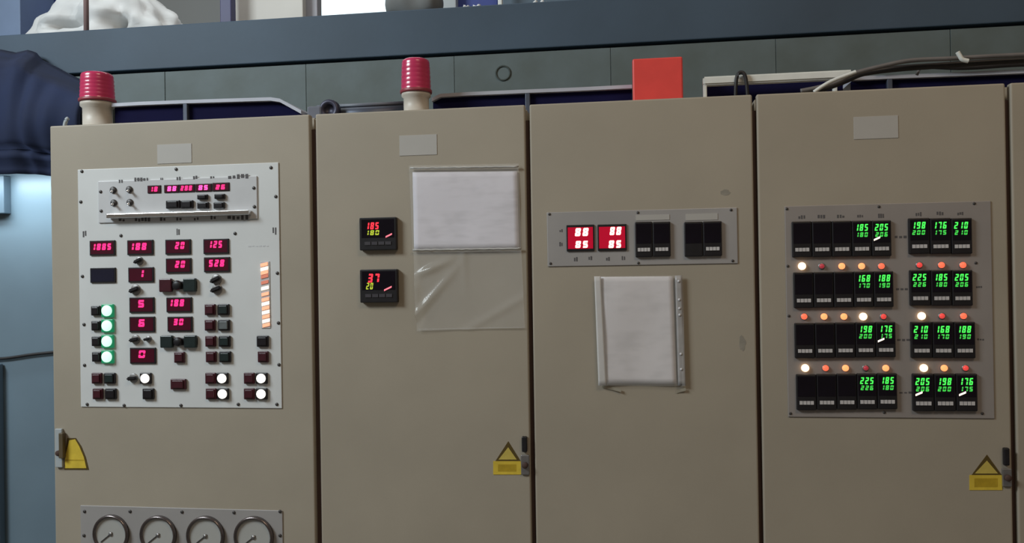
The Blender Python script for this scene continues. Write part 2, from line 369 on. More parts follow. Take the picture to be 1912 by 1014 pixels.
# main panel meters
for r, t, lt in (((169, 449, 216, 477), '1885', (173, 455, 210, 467)), ((239, 448, 287, 476), '188', (243, 454, 276, 467)), ((310, 447, 357, 475), '20', (328, 452, 347, 465)),
                 ((381, 446, 428, 474), '125', (390, 450, 417, 463)), ((170, 500, 217, 528), None, None), ((241, 499, 288, 527), '1', (258, 504, 272, 518)),
                 ((311, 482, 358, 510), '20', (328, 487, 348, 500)), ((382, 480, 430, 508), '528', (391, 485, 421, 498)), ((243, 555, 289, 584), '5', (258, 560, 273, 574)),
                 ((312, 555, 359, 583), '188', (316, 559, 346, 572)), ((243, 591, 290, 620), '6', (259, 596, 274, 610)), ((314, 591, 360, 619), '30', (325, 595, 345, 607)),
                 ((244, 649, 292, 679), '0', (259, 654, 275, 668))):
    display(C1, r, t, lt, PD)
def knob(c, x, y, r=9, ang=-25, d=PD):
    X, Z = P(x, y, -d); k = r/650
    b = link('rotary_switch', cached(('kb', r), lambda: lathe_mesh([(k, 0), (k, 0.002), (k*0.85, 0.003), (0, 0.003)], 18)), STEEL, c, (X, -d, Z))
    def mk():
        bm = bmesh.new(); bbox(bm, (0, -0.009, 0), (k*2.1, 0.014, k*0.75)); bmesh.ops.bevel(bm, geom=bm.edges[:], offset=k*0.22, segments=2, affect='EDGES')
        bmesh.ops.rotate(bm, verts=bm.verts[:], cent=(0, 0, 0), matrix=Matrix.Rotation(math.radians(-ang), 3, 'Y')); return fin(bm)
    link('grip', cached(('kg', r, ang), mk), BLACK, b, (X, -d, Z)); return b
for q in ((261, 487, 8, 25), (254, 541, 10, 20), (254, 634, 9, 10), (278, 633, 6, 10), (405, 522, 10, 25), (406, 540, 10, 20), (250, 706, 9, 5)): knob(C1, *q)
# paired buttons and lamps: (x, y, kind)
for y in (580, 608, 637, 666):
    push(C1, 181+(y-580)*0.02, y, 'k', 18, 18); push(C1, 203, y, 'M', 24, 24)
for q in ((183, 706, 'r'), (207, 706, 'g'), (185, 735, 'r'), (209, 735, 'k'), (274, 706, 'W'), (279, 735, 'k'), (337, 667, 'r'), (394, 578, 'r'), (419, 578, 'g'), (394, 607, 'r'),
          (420, 607, 'G'), (395, 637, 'r'), (421, 637, 'g'), (396, 666, 'r'), (422, 666, 'g'), (395, 706, 'r'), (417, 706, 'W'), (396, 735, 'r'), (418, 735, 'W'),
          (467, 706, 'r'), (490, 706, 'W'), (467, 735, 'r'), (490, 735, 'W'), (492, 637, 'k'), (493, 666, 'r')):
    push(C1, *q, 20 if q[2] == 'r' else 22, 20)
push(C1, 335, 717, 'r', 30, 19)
def selector(c, r, red):
    x, z, w, h = rect(*r, -PD); b = box('selector_switch', x, -PD-0.004, z, w, 0.008, h*0.62, BLACK, c, 0.002)
    for s, m in ((-1, BTN_RED if red else BTN_GREEN), (1, BTN_GREEN)):
        link('cap', cached(('selcap', red, s), lambda: box_mesh(w*0.34, 0.012, h, 0.003)), m, b, (x+s*w*0.33, -PD-0.007, z))
    link('grip', lathe_mesh([(h*0.36, 0), (h*0.36, 0.008), (h*0.25, 0.011), (0, 0.011)], 16), BLACK, b, (x, -PD-0.007, z))
selector(C1, (301, 520, 369, 545), True); selector(C1, (303, 626, 370, 649), False)
# orange bar graph
bar0 = P(494, 490, -PD); bar1 = P(498, 611, -PD)
bgr = box('bar_graph', (bar0[0]+bar1[0])/2, -PD-0.001, (bar0[1]+bar1[1])/2, 0.027, 0.002, bar0[1]-bar1[1]+0.006, SUBPANEL, C1, 0.0008); bgx(bgr, 'column of glowing orange segments')
ys = [494, 502, 509, 516, 527, 538, 549, 559, 567, 575, 583, 591, 599, 607]; br = [1, 0, 1, 2, 2, 0, 1, 1, 0, 1, 0, 1, 0, 1]
for y, b_ in zip(ys, br):
    X, Z = P(494+(y-494)*0.035, y, -PD)
    def mk():
        bm = bmesh.new(); vs = bbox(bm, (0, 0, 0), (0.021, 0.002, 0.0085))
        for v in vs: v.co.z += v.co.x*0.22
        return fin(bm)
    link('segment', cached(('seg', b_), mk), E_BAR[b_], bgr, (X, -PD-0.003, Z))
# lower gauge panel
gp = panel(C1, (152, 948, 529, 1085), PD, GREYPANEL, 'gauge_panel'); screws(gp, [(158, 955), (243, 955), (340, 956), (437, 957), (523, 955), (523, 1000), (157, 1000)], PD)
for k, (x, y, r) in enumerate(((209, 996, 35), (297, 998, 35), (385, 1000, 36), (475, 1002, 37))):
    X, Z = P(x, y, -PD); R_ = r/637
    g = link('pressure_gauge', cached(('gb', r), lambda: lathe_mesh([(R_*0.86, 0.004), (R_*0.86, 0.009), (R_*0.90, 0.0125), (R_*0.96, 0.0125), (R_, 0.009), (R_, 0.0), (R_*0.86, 0)], 40)), GAUGERING, C1, (X, -PD, Z))
    link('dial', cached(('gf', r), lambda: lathe_mesh([(R_*0.87, 0.003), (R_*0.87, 0.005), (0, 0.005)], 36, smooth=False)), FACE, g, (X, -PD, Z))
    def mkn():
        bm = bmesh.new(); bbox(bm, (0, -0.0065, R_*0.30), (R_*0.05, 0.001, R_*0.85)); bmesh.ops.rotate(bm, verts=bm.verts[:], cent=(0, 0, 0), matrix=Matrix.Rotation(math.radians(-128), 3, 'Y')); return fin(bm)
    link('needle', cached(('gn', r), mkn), SCREW, g, (X, -PD, Z))
    link('hub', cached(('gh', r), lambda: lathe_mesh([(R_*0.1, 0.005), (R_*0.1, 0.008), (0, 0.009)], 14)), STEEL, g, (X, -PD, Z))
# name plates (blank)
for c, r in ((C1, (294, 269, 358, 305)), (C2, (746, 252, 816, 290)), (C4, (1594, 217, 1677, 259))):
    x, z, w, h = rect(*r); b = box('name_plate', x, -0.0006, z, w, 0.0012, h, PLATE, c, 0.0003, 1); bgx(b, 'blank light grey name plate')

# locks and warning stickers
def lock(c, slot, boss, m=BLACK):
    x, z, w, h = rect(*slot); p = box('swing_handle', x, -0.006, z, w, 0.012, h, m, c, 0.003)
    x2, z2, w2, h2 = rect(*boss); q = box('lock_plate', x2, -0.003, z2, w2, 0.006, h2, STEEL, c, 0.002)
    R_ = w2*0.36; link('key_cylinder', lathe_mesh([(R_, 0), (R_, 0.007), (R_*0.8, 0.009), (0, 0.009)], 16), SEAL, q, (x2, -0.006, z2))
def tri(pts, c, d, m, nm, y0):
    w_ = [P(*p) for p in pts]; cx = sum(a for a, b in w_)/len(w_); cz = sum(b for a, b in w_)/len(w_)
    return link(nm, prism_mesh([(a-cx, b-cz) for a, b in w_], d), m, c, (cx, y0, cz))
def sticker(c, x0, ytop, x1, ymid, ybot):
    xm = (x0+x1)/2+2
    s = tri([(x0, ymid), (x1, ymid), (x1, ybot), (x0, ybot)], c, 0.0012, YELLOW, 'warning_sticker', 0); bgx(s, 'yellow warning sticker with triangle')
    tri([(x0+4, ymid), (xm, ytop), (x1-1, ymid)], s, 0.0010, YELDARK, 'triangle_outline', 0)
    tri([(x0+10, ymid-3), (xm, ytop+11), (x1-8, ymid-3)], s, 0.0018, YELPALE, 'triangle_field', 0)
    # exclamation-free dark bolt strokes are unreadable in the photograph; the caption bar stays a plain tone
    tri([(x0+9, ymid+6), (x1-9, ymid+6), (x1-9, ybot-6), (x0+9, ybot-6)], s, 0.0016, mat('ochre_caption', (0.50, 0.34, 0.02), 0.5, var=0.2, vscale=60), 'caption', 0)
lock(C2, (975, 814, 985, 843), (973, 849, 989, 886)); sticker(C2, 921, 824, 973, 861, 886)
lock(C4, (1871, 835, 1882, 868), (1870, 874, 1888, 908)); sticker(C4, 1810, 849, 1871, 887, 915)
x, z, w, h = rect(106, 800, 119, 872); lp = box('lock_plate', x, -0.004, z, w, 0.008, h, PALEPOST, C1, 0.002)
x2, z2 = P(110, 846, -0.008); link('key_cylinder', lathe_mesh([(0.008, 0), (0.008, 0.006), (0.006, 0.008), (0, 0.008)], 16), SEAL, lp, (x2, -0.008, z2))
x, z, w, h = rect(116, 807, 124, 854); box('swing_handle', x, -0.009, z, w, 0.014, h, mat('bronze_brown_handle', (0.12, 0.09, 0.05), 0.4, var=0.2), C1, 0.002)
s = tri([(121, 877), (121, 853), (126, 818), (142, 818), (152, 833), (160, 853), (166, 877)], C1, 0.0012, YELDARK, 'warning_sticker', 0); bgx(s, 'curved yellow warning sticker beside the lock')
tri([(122, 874), (122, 855), (130, 822), (141, 820), (149, 834), (157, 853), (162, 874)], s, 0.0018, YELLOW, 'sticker_field', 0)
tri([(123, 858), (157, 858), (157, 860), (123, 860)], s, 0.0021, mat('ochre_caption', (0.5, 0.34, 0.02)), 'caption', 0)

# ================================================================= controllers
def controller(c, r, rows, keys=True, dep=0.012, led=None, kmat=KEYS, digm=None, scr=SCREEN):
    """r: pixel rect; rows: list of (text, material, u0, v0, u1, v1) in fractions of the face (v down)"""
    x, z, w, h = rect(*r, -dep); p = box('digital_controller', x, -dep/2, z, w, dep, h, BLACK, c, 0.0022)
    box('screen', x, -dep-0.0002, z+h*0.16, w*0.88, 0.0012, h*0.56, scr, p, 0.0003, 1)
    def at(u, v): return x-w/2+w*u, z+h/2-h*v
    for t, m, u0, v0, u1, v1 in rows:
        a = at(u0, v0); b = at(u1, v1); bm = bmesh.new(); seg_bm(bm, t, 0, 0, b[0]-a[0], a[1]-b[1], t=min((a[1]-b[1])*0.24, (b[0]-a[0])/len(t)*0.26))
        link('digits', fin(bm), m, p, ((a[0]+b[0])/2, -dep-0.0009, (a[1]+b[1])/2))
    if keys:
        bm = bmesh.new(); n = 4
        for k in range(n): bbox(bm, (-w*0.37+w*0.74*(k+0.5)/n, 0, 0), (w*0.74/n*0.86, 0.002, h*0.10))
        a = at(0.5, 0.79); link('key_row', fin(bm), kmat, p, (a[0], -dep-0.0006, a[1]))
    if led:
        m, u, v, du, dv = led; a = at(u, v); bm = bmesh.new(); vs = bbox(bm, (0, 0, 0), (w*du, 0.0014, h*dv))
        for q in vs: q.co.z += q.co.x*0.45
        link('status_bar', fin(bm), m, p, (a[0], -dep-0.0014, a[1]))
    return p
PINKBAR = emi('pink_status_bar', (1.0, 0.22, 0.28), 0.9)
controller(C2, (671, 406, 740, 467), [('185', E_RED, 0.16, 0.15, 0.55, 0.36), ('180', E_YEL, 0.14, 0.39, 0.56, 0.54)], led=(PINKBAR, 0.80, 0.56, 0.17, 0.05), kmat=DARKKEYS, dep=0.016)
controller(C2, (672, 503, 742, 565), [('37', E_RED, 0.20, 0.13, 0.55, 0.39), ('20', E_YEL, 0.16, 0.40, 0.37, 0.60)], led=(PINKBAR, 0.75, 0.58, 0.20, 0.05), kmat=DARKKEYS, dep=0.016)
# cabinet 3 panel
cp3 = panel(C3, (1022, 392, 1377, 495), PD, GREYPANEL); bgx(cp3, 'narrow grey aluminium instrument panel')
screws(cp3, [(1026, 400), (1191, 397), (1365, 392), (1028, 492), (1192, 491), (1368, 487)], PD, SCR_S)
for r in ((1071, 480, 1079, 488), (1098, 478, 1106, 486), (1131, 480, 1139, 487), (1160, 478, 1168, 486), (1044, 428, 1051, 434), (1044, 452, 1051, 460)): lettering(cp3, r, PD, 2)
for r in ((1187, 401, 1250, 411), (1280, 399, 1340, 411)):
    x, z, w, h = rect(*r, -PD); box('label_strip', x, -PD-0.0005, z, w, 0.001, h, PLATE, cp3)
for r, l1, l2 in (((1058, 420, 1110, 469), (1073, 426, 1100, 441), (1073, 450, 1100, 463)), ((1116, 419, 1170, 468), (1138, 424, 1161, 439), (1135, 449, 1162, 463))):
    p = display(C3, r, '88', l1, PD, E_REDHOT, REDGLOW)
    x, z, w, h = rect(*l2, -PD); bm = bmesh.new(); seg_bm(bm, '85', 0, 0, w, h, t=min(h*0.26, w*0.15)); link('digits', fin(bm), E_REDHOT, p, (x, -PD/2-0.0066, z))
dm = 1218
controller(C3, (1186, 414, 1218, 480), []); controller(C3, (1219, 414, 1252, 479), [])
controller(C3, (1278, 414, 1312, 479), [], keys=False); controller(C3, (1313, 413, 1348, 478), [])
# cabinet 4 panel
cp4 = panel(C4, (1468, 380, 1853, 780), PD, DARKPANEL); bgx(cp4, 'large dull grey panel carrying the green controllers')
screws(cp4, [(1469, 390), (1641, 386), (1819, 380), (1471, 497), (1473, 590), (1476, 772), (1651, 770), (1834, 772), (1822, 491)], PD, SCR_S)
for r in ((1490, 402, 1504, 409), (1526, 401, 1541, 408), (1562, 401, 1577, 407), (1600, 401, 1612, 406), (1639, 399, 1651, 407), (1709, 396, 1721, 404), (1748, 395, 1762, 402), (1787, 395, 1799, 402),
          (1669, 440, 1694, 445), (1672, 538, 1696, 542), (1674, 633, 1700, 637), (1678, 731, 1704, 735), (1822, 534, 1834, 539), (1824, 632, 1838, 636)): lettering(cp4, r, PD, 3)
TXT = [('185', '180'), ('205', '206'), ('198', '200'), ('176', '175'), ('210', '210'), ('168', '170'), ('188', '190'), ('225', '226')]
ti = 0
E_LIMED = emi('dim_green_digit', (0.06, 0.62, 0.08), 0.8)
for ri, (lx0, lx1, ly0, ly1, rx0, rx1, ry0, ry1) in enumerate(((1479, 1665, 413, 480, 1697, 1816, 407, 474), (1482, 1669, 508, 575, 1699, 1817, 504, 571),
                                                               (1484, 1673, 603, 669, 1701, 1822, 601, 669), (1487, 1676, 699, 766, 1704, 1826, 698, 768))):
    for k in range(5):
        w = (lx1-lx0)/5; rows = []; led = None
        if k >= 3:
            t = TXT[ti % 8]; ti += 1; rows = [(t[0], E_LIME, 0.12, 0.10, 0.86, 0.29), (t[1], E_LIMED, 0.14, 0.33, 0.84, 0.46)]
        if k == 4 and ri in (0, 2): led = (E_BAR[0], 0.25, 0.51, 0.32, 0.05)
        controller(C4, (lx0+w*k+0.5, ly0+(0.5-k)*0.5, lx0+w*(k+1)-0.5, ly1+(0.5-k)*0.5), rows, led=led)
    for k in range(3):
        w = (rx1-rx0)/3; t = TXT[ti % 8]; ti += 1; led = (E_BAR[0], 0.28, 0.53, 0.32, 0.05) if ri == 3 and k in (0, 2) else None
        controller(C4, (rx0+w*k+0.5, ry0, rx0+w*(k+1)-0.5, ry1), [(t[0], E_LIME, 0.10, 0.11, 0.82, 0.30), (t[1], E_LIMED, 0.12, 0.34, 0.80, 0.47)], led=led)
LEDR = [((1497, 1534, 1571, 1608, 1645), 497, (0, 4, 1, 1, 2), (1716, 1757, 1797), 495, (3, 2, 2)),
        ((1501, 1538, 1575, 1611, 1649), 591, (2, 1, 1, 0, 3), (1720, 1758, 1798), 590, (0, 3, 2)),
        ((1503, 1541, 1578, 1616, 1653), 687, (0, 2, 1, 4, 1), (1724, 1762, 1802), 687, (0, 1, 3))]
LEDR_ = [9.5, 8, 7.5, 6.5, 6]
for xs, y, ks, xs2, y2, ks2 in LEDR:
    for x, yy, k in [(a, y, b) for a, b in zip(xs, ks)]+[(a, y2, b) for a, b in zip(xs2, ks2)]:
        X, Z = P(x, yy, -PD); r_ = 0.0085
        b = link('pilot_lamp', cached('ledb', lambda: lathe_mesh([(r_, 0), (r_, 0.002), (r_*0.8, 0.003), (0, 0.003)], 18)), STEEL, C4, (X, -PD, Z))
        q = LEDR_[k]/780
        link('lens', cached(('led', k), lambda: lathe_mesh([(q*0.8, 0.002), (q*0.8, 0.005), (q*0.6, 0.008), (0, 0.009)], 16)), E_ORG[k], b, (X, -PD, Z))

# ================================================================= papers in plastic sleeves
def sheet_mesh(poly4, nx, nz, fn):
    """quad given by four world (x,z) corners tl,tr,br,bl, relief fn(u,v) towards the viewer"""
    bm = bmesh.new(); g = []
    for j in range(nz+1):
        row = []
        for i in range(nx+1):
            u, v = i/nx, j/nz
            x = (1-v)*((1-u)*poly4[0][0]+u*poly4[1][0])+v*((1-u)*poly4[3][0]+u*poly4[2][0])
            z = (1-v)*((1-u)*poly4[0][1]+u*poly4[1][1])+v*((1-u)*poly4[3][1]+u*poly4[2][1])
            row.append(bm.verts.new((x, -fn(u, v), z)))
        g.append(row)
    for j in range(nz):
        for i in range(nx): bm.faces.new((g[j][i], g[j][i+1], g[j+1][i+1], g[j+1][i]))
    return bm
def sheet(name, px, nx, nz, fn, m, parent, y, thick=0.0):
    q = [P(*p) for p in px]; cx = sum(a for a, b in q)/4; cz = sum(b for a, b in q)/4
    bm = sheet_mesh([(a-cx, b-cz) for a, b in q], nx, nz, fn)
    bmesh.ops.recalc_face_normals(bm, faces=bm.faces)
    if thick:
        bmesh.ops.solidify(bm, geom=bm.faces[:], thickness=thick)
    me = fin(bm, True); return link(name, me, m, parent, (cx, y, cz))
x, z = P(868, 395)
d1 = empty('document_sleeve', (x, 0, z), 'landscape white paper in a clear zip sleeve on the second cabinet', 'document', 'papers on the cabinet doors')
wv = lambda u, v: 0.0012*math.sin(u*7+v*3)+0.0010*math.sin(v*9-u*2)
sheet('paper', [(771, 322), (966, 320), (970, 463), (774, 466)], 20, 14, lambda u, v: 0.002+wv(u, v)*0.6, PRINT1, d1, -0.002, 0.0004)
sheet('sleeve', [(765, 310), (969, 306), (974, 470), (772, 472)], 28, 20, lambda u, v: 0.0055+wv(u, v)*0.8+0.0025*math.exp(-((v-0.06)/0.03)**2), PLASTIC, d1, -0.002)
for k, (a, b) in enumerate((((766, 314), (968, 311)), ((771, 467), (973, 464)))):
    pa, pb = P(*a, -0.008), P(*b, -0.008)
    pts = [(pa[0]+(pb[0]-pa[0])*i/24-x, -0.0085-0.0006*math.sin(i*1.9), pa[1]+(pb[1]-pa[1])*i/24-z+0.0006*math.sin(i*2.7)) for i in range(25)]
    link('zip_strip', tube_mesh(pts, 0.0028, 6), mat('frosted_zip', (0.55, 0.54, 0.52), 0.25, var=0.2, vscale=40), d1, (x, 0, z))
x, z = P(876, 545)
d2 = empty('empty_sleeve', (x, 0, z), 'empty creased clear plastic sleeve hanging under the landscape paper', 'sleeve', 'papers on the cabinet doors')
def crease(u, v):
    # raised diagonal fold at the left, loose belly elsewhere
    h = 0.004+0.002*math.sin(u*6.0+v*2)+0.0015*math.sin(v*8-u*5)
    l1 = (v-0.22)-0.0*(u); t1 = abs((v-0.10)+(u-0.30)*0.55-0.04)
    h += 0.012*math.exp(-(t1/0.05)**2)*max(0, 1-abs(u-0.17)/0.22)
    t2 = abs((v-0.80)+(u-0.0)*1.45)
    h += 0.013*math.exp(-(t2/0.07)**2)*max(0, 1-u/0.5)
    h += 0.010*math.exp(-(u/0.045)**2)*max(0, min(1, (v-0.28)*6))*max(0, min(1, (0.82-v)*6))
    t3 = abs((v-0.95)+(u-0.55)*0.75); h += 0.004*math.exp(-(t3/0.06)**2)*(1 if u > 0.45 else max(0, (u-0.3)/0.15))
    h += 0.004*math.exp(-((u-0.47)/0.03)**2)*max(0, 1-v/0.6)
    return h
sheet('sleeve', [(773, 471), (974, 468), (981, 612), (780, 618)], 60, 44, crease, PLASTIC, d2, -0.001)
pa, pb = P(782, 615, -0.004), P(980, 611, -0.004)
link('sealed_edge', tube_mesh([(pa[0]-x+(pb[0]-pa[0])*i/10, -0.005, pa[1]-z+(pb[1]-pa[1])*i/10) for i in range(11)], 0.0012, 6), PLASTIC, d2, (x, 0, z))
x, z = P(1195, 617)
d3 = empty('document_sleeve', (x, 0, z), 'portrait white paper in a punched plastic pocket on the third cabinet', 'document', 'papers on the cabinet doors')
sheet('paper', [(1122, 517), (1256, 516), (1263, 716), (1130, 716)], 14, 20, lambda u, v: 0.004+0.0015*math.sin(u*6+v*2)+0.001*math.sin(v*8), PRINT2, d3, -0.002, 0.0006)
sheet('pocket', [(1110, 516), (1274, 514), (1279, 720), (1117, 719)], 24, 28, lambda u, v: 0.009+0.0018*math.sin(u*6+v*2)+0.004*math.exp(-((u-0.03)/0.05)**2)-0.004*math.exp(-((u-0.93)/0.03)**2), PLASTIC, d3, -0.001)
sheet('binding_edge', [(1110, 516), (1122, 516), (1133, 718), (1118, 719)], 4, 20, lambda u, v: 0.010, mat('white_binding_edge', (0.66, 0.645, 0.635), 0.6, var=0.06, vscale=20), d3, -0.002, 0.0008)
hole = lathe_mesh([(0.0035, 0), (0.0035, 0.0006), (0, 0.0006)], 12)
sheet('punched_strip', [(1260, 515), (1273, 514), (1280, 719), (1266, 719)], 3, 20, lambda u, v: 0.0085, mat('milky_plastic_strip', (0.40, 0.385, 0.38), 0.4, var=0.15, vscale=40), d3, -0.002, 0.0008)
for t in (0.05, 0.22, 0.30, 0.36, 0.72, 0.86):
    X, Z = P(1267+6*t, 515+203*t, -0.0115); link('punch_hole', hole, PAPER, d3, (X, -0.0112, Z))
for r, lab, rz in (((1124, 720, 1160, 730), 'curled strip of yellowed tape below the portrait paper, left one', -0.22), ((1262, 724, 1280, 734), 'small curled bit of tape below the portrait paper, right one', 0.3)):
    x, z, w, h = rect(*r); bm = bmesh.new(); vs = []
    n = 8
    rows_ = [[bm.verts.new((w*(i/n-0.5), -0.002-0.005*(i/n)**2, (i/n-0.5)*w*rz+s*h*0.28)) for i in range(n+1)] for s in (-1, 1)]
    for i in range(n): bm.faces.new((rows_[0][i], rows_[0][i+1], rows_[1][i+1], rows_[1][i]))
    bmesh.ops.solidify(bm, geom=bm.faces[:], thickness=0.0006)
    tagit(link('tape_strip', fin(bm), TAPE, None, (x, 0, z)), lab, 'tape', 'tape scraps under the portrait paper')
def smudge(c, x, y, rx, ry):
    X, Z = P(x, y); n = 14; k = 1/700
    poly = [(rx*k*math.cos(2*math.pi*i/n)*random.uniform(0.7, 1.1), ry*k*math.sin(2*math.pi*i/n)*random.uniform(0.7, 1.1)) for i in range(n)]
    link('dirt_spot', prism_mesh(poly, 0.0003), mat('faint_dirt', (0.30, 0.275, 0.23), 0.8, var=0.2, vscale=40), c, (X, 0, Z))
smudge(C3, 1386, 641, 7, 14); smudge(C3, 1354, 360, 10, 6)

# ================================================================= beacons and the red box on the cabinet tops
def top_at(px, py, y): return P(px, py, y)
def beacon(xc, ytop, ymid, hw, label, y=0.09):
    X = P(xc, ymid, y)[0]; zt = P(xc, ytop, y)[1]; zm = P(xc, ymid, y)[1]; R_ = P(xc+hw, ymid, y)[0]-X
    b = empty('warning_beacon', (X, y, ZT), label, 'beacon', 'red warning beacons')
    hb_ = zm-ZT
    link('base', lathe_mesh([(R_*0.98, 0), (R_*0.98, 0.006), (R_*0.82, 0.008), (R_*0.82, hb_*0.75), (R_*0.95, hb_*0.82), (R_*0.95, hb_)], 32, 'Z'), BEACONBASE, b, (X, y, ZT))
    H = zt-zm; prof = [(R_*0.98, 0), (R_*1.0, H*0.03)]
    n = 6
    for k in range(n):
        t = 0.06+0.80*k/n; prof += [(R_*(0.99-0.08*t), H*t), (R_*(0.965-0.08*t), H*(t+0.05)), (R_*(0.965-0.08*t), H*(t+0.085))]
    prof += [(R_*0.90, H*0.88), (R_*0.86, H*0.95), (R_*0.72, H*0.99), (R_*0.4, H), (0, H)]
    link('dome', lathe_mesh(prof, 36, 'Z'), REDDOME, b, (X, y, zm))
    link('collar', lathe_mesh([(R_*1.02, -0.003), (R_*1.04, 0), (R_*1.04, 0.005), (R_*1.0, 0.007)], 32, 'Z'), mat('dull_red_collar', (0.30, 0.05, 0.07), 0.4, var=0.1), b, (X, y, zm))
beacon(182, 137, 190, 29, 'red domed warning beacon on the leftmost cabinet')
beacon(777, 111, 173, 28, 'red domed warning beacon on the cabinet with two square controllers')
y = 0.10
x, z, w, h = rect(1181, 109, 1275, 190, y); ztop = z+h/2
rb = empty('alarm_box', (x, y, ZT), 'flat-fronted orange red alarm box on the third cabinet', 'alarm')
box('housing', x, y+0.03, ZT+(ztop-ZT)/2, w, 0.07, ztop-ZT, ORANGERED, rb, 0.006, 3)
box('lid', x, y-0.008, ZT+(ztop-ZT)/2, w*0.99, 0.010, (ztop-ZT)*0.985, ORANGERED, rb, 0.004, 2)
# lifting hook at the left end
X, Z = P(124, 215, 0.12)
tagit(link('lifting_hook', tube_mesh(spline([(0, 0, 0), (-0.006, 0, 0.02), (0.0, 0, 0.04), (0.006, 0, 0.045)]), 0.006, 8), PALEPOST, None, (X, 0.12, ZT)), 'short pale wire hook on the left corner of the leftmost cabinet', 'hook')

# troughs with a pale lip on the cabinet tops, gap shade painted dark
def trough(label, prof, y0, y1, posts):
    """prof: pixel line of the lip's upper edge, at depth y0, from left to right"""
    w_ = [P(a, b, y0) for a, b in prof]; cx = sum(a for a, b in w_)/len(w_)
    t = empty('cable_trough', (cx, y0, ZT), label, 'cable trough', 'open cable troughs on the cabinet tops')
    bm = bmesh.new(); th = 0.010
    top = [(a-cx, max(b, ZT+0.012)-ZT) for a, b in w_]
    va = [[bm.verts.new((a, yy, b-o)) for a, b in top] for yy, o in ((0, 0), (y1-y0, 0), (y1-y0, th), (0, th))]
    n = len(top)
    for k in range(4):
        a, b = va[k], va[(k+1) % 4]
        for i in range(n-1): bm.faces.new((a[i], a[i+1], b[i+1], b[i]))
    bm.faces.new([v[0] for v in va]); bm.faces.new([v[-1] for v in va])
    link('lid', fin(bm), TROUGHLIP, t, (cx, y0, ZT))
    hb_ = min(b for a, b in top)
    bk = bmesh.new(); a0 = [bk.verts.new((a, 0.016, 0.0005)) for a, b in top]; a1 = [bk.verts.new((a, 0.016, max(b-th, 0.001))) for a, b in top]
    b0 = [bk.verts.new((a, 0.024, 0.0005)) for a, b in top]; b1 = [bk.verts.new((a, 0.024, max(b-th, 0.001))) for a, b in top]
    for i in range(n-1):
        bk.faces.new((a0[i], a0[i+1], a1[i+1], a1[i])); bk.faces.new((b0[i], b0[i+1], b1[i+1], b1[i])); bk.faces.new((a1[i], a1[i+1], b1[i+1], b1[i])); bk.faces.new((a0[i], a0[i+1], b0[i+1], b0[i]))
    link('gap_shade_wall', fin(bk), GAPSHADE, t, (cx, y0, ZT))  # dark plate paints in the shade of the gap under the lid
    box('floor_plate', cx+(top[0][0]+top[-1][0])/2, (y0+0.03+y1)/2, ZT+0.002, (top[-1][0]-top[0][0])*0.98, y1-y0-0.05, 0.003, GAPSHADE, t)
    for px in posts:
        X = P(px, prof[0][1]+12, y0)[0]; zz = max(b for a, b in top)-th
        bx = box('spacer', X, y0+0.008, ZT+zz/2, 0.014, 0.014, zz, BLUEPIPE, t, 0.002)
    return t
trough('low dark trough with pale lip on the leftmost cabinet, beside its beacon', [(208, 193), (260, 190), (350, 186.5), (440, 183.5), (505, 181.5), (522, 184), (562, 206)], 0.08, 0.34, [345])
trough('long dark trough between the second beacon and the orange red box', [(806, 183), (822, 175), (870, 172), (960, 168), (1080, 163), (1180, 158)], 0.16, 0.36, [985])
trough('dark trough with pale lip at the right end under the cables', [(1592, 143), (1660, 140), (1760, 136), (1880, 131), (1990, 126)], 0.16, 0.36, [1662])

# pipe with ring coupling between the first trough and the second beacon
yP = 0.14
a = P(590, 196, yP); b = P(742, 186, yP)
pipe = empty('conduit_pipe', ((a[0]+b[0])/2, yP, ZT), 'grey-blue conduit with ring coupling over the first cabinet joint', 'conduit')
cx = (a[0]+b[0])/2; zz = ZT+0.022
link('tube', tube_mesh([(a[0]-cx, 0, 0), (b[0]-cx+0.02, 0, 0)], 0.020, 14), BLUEPIPE, pipe, (cx, yP, zz))
link('upper_tube', tube_mesh([(a[0]-cx, 0.01, 0), (b[0]-cx+0.02, 0.01, 0)], 0.006, 10), mat('pale_blue_tube', (0.16, 0.18, 0.22), 0.4, var=0.2), pipe, (cx, yP, zz+0.028))
X, Z = P(618, 190, yP-0.02)
link('ring_coupling', lathe_mesh([(0.016, 0.0), (0.016, 0.012), (0.028, 0.012), (0.030, 0.006), (0.030, -0.01), (0.016, -0.01)], 28), mat('dark_violet_coupling', (0.05, 0.05, 0.085), 0.45, metal=0.3, var=0.2), pipe, (X, yP-0.03, ZT+0.032))
X2, Z2 = P(592, 190, yP-0.02)
box('bracket', X2, yP-0.03, ZT+0.022, 0.045, 0.03, 0.042, mat('slate_bracket', (0.13, 0.14, 0.18), 0.5, var=0.2), pipe, 0.006)

# pale conduit on the third and fourth cabinets
yC = 0.13
pa, pb = P(1312, 152, yC), P(1590, 141, yC); cx = (pa[0]+pb[0])/2; cz = (pa[1]+pb[1])/2
cn = empty('cable_duct', (cx, yC, ZT), 'pale cable duct lying across the third and fourth cabinets', 'cable duct')
bm = bmesh.new(); bbox(bm, (0, 0, 0), (pb[0]-pa[0], 0.03, 0.023)); bmesh.ops.bevel(bm, geom=bm.edges[:], offset=0.004, segments=2, affect='EDGES')
o = link('duct', fin(bm), CONDUIT, cn, (cx, yC, cz))
X = P(1316, 165, yC)[0]
box('leg', X, yC, ZT+(cz-0.008-ZT)/2, 0.010, 0.02, cz-0.008-ZT, CONDUIT, cn, 0.002)
X3 = P(1560, 160, yC)[0]; box('leg', X3, yC+0.01, ZT+(cz-0.008-ZT)/2, 0.010, 0.02, cz-0.008-ZT, CONDUIT, cn, 0.002)
X = P(1382, 158, yC)[0]
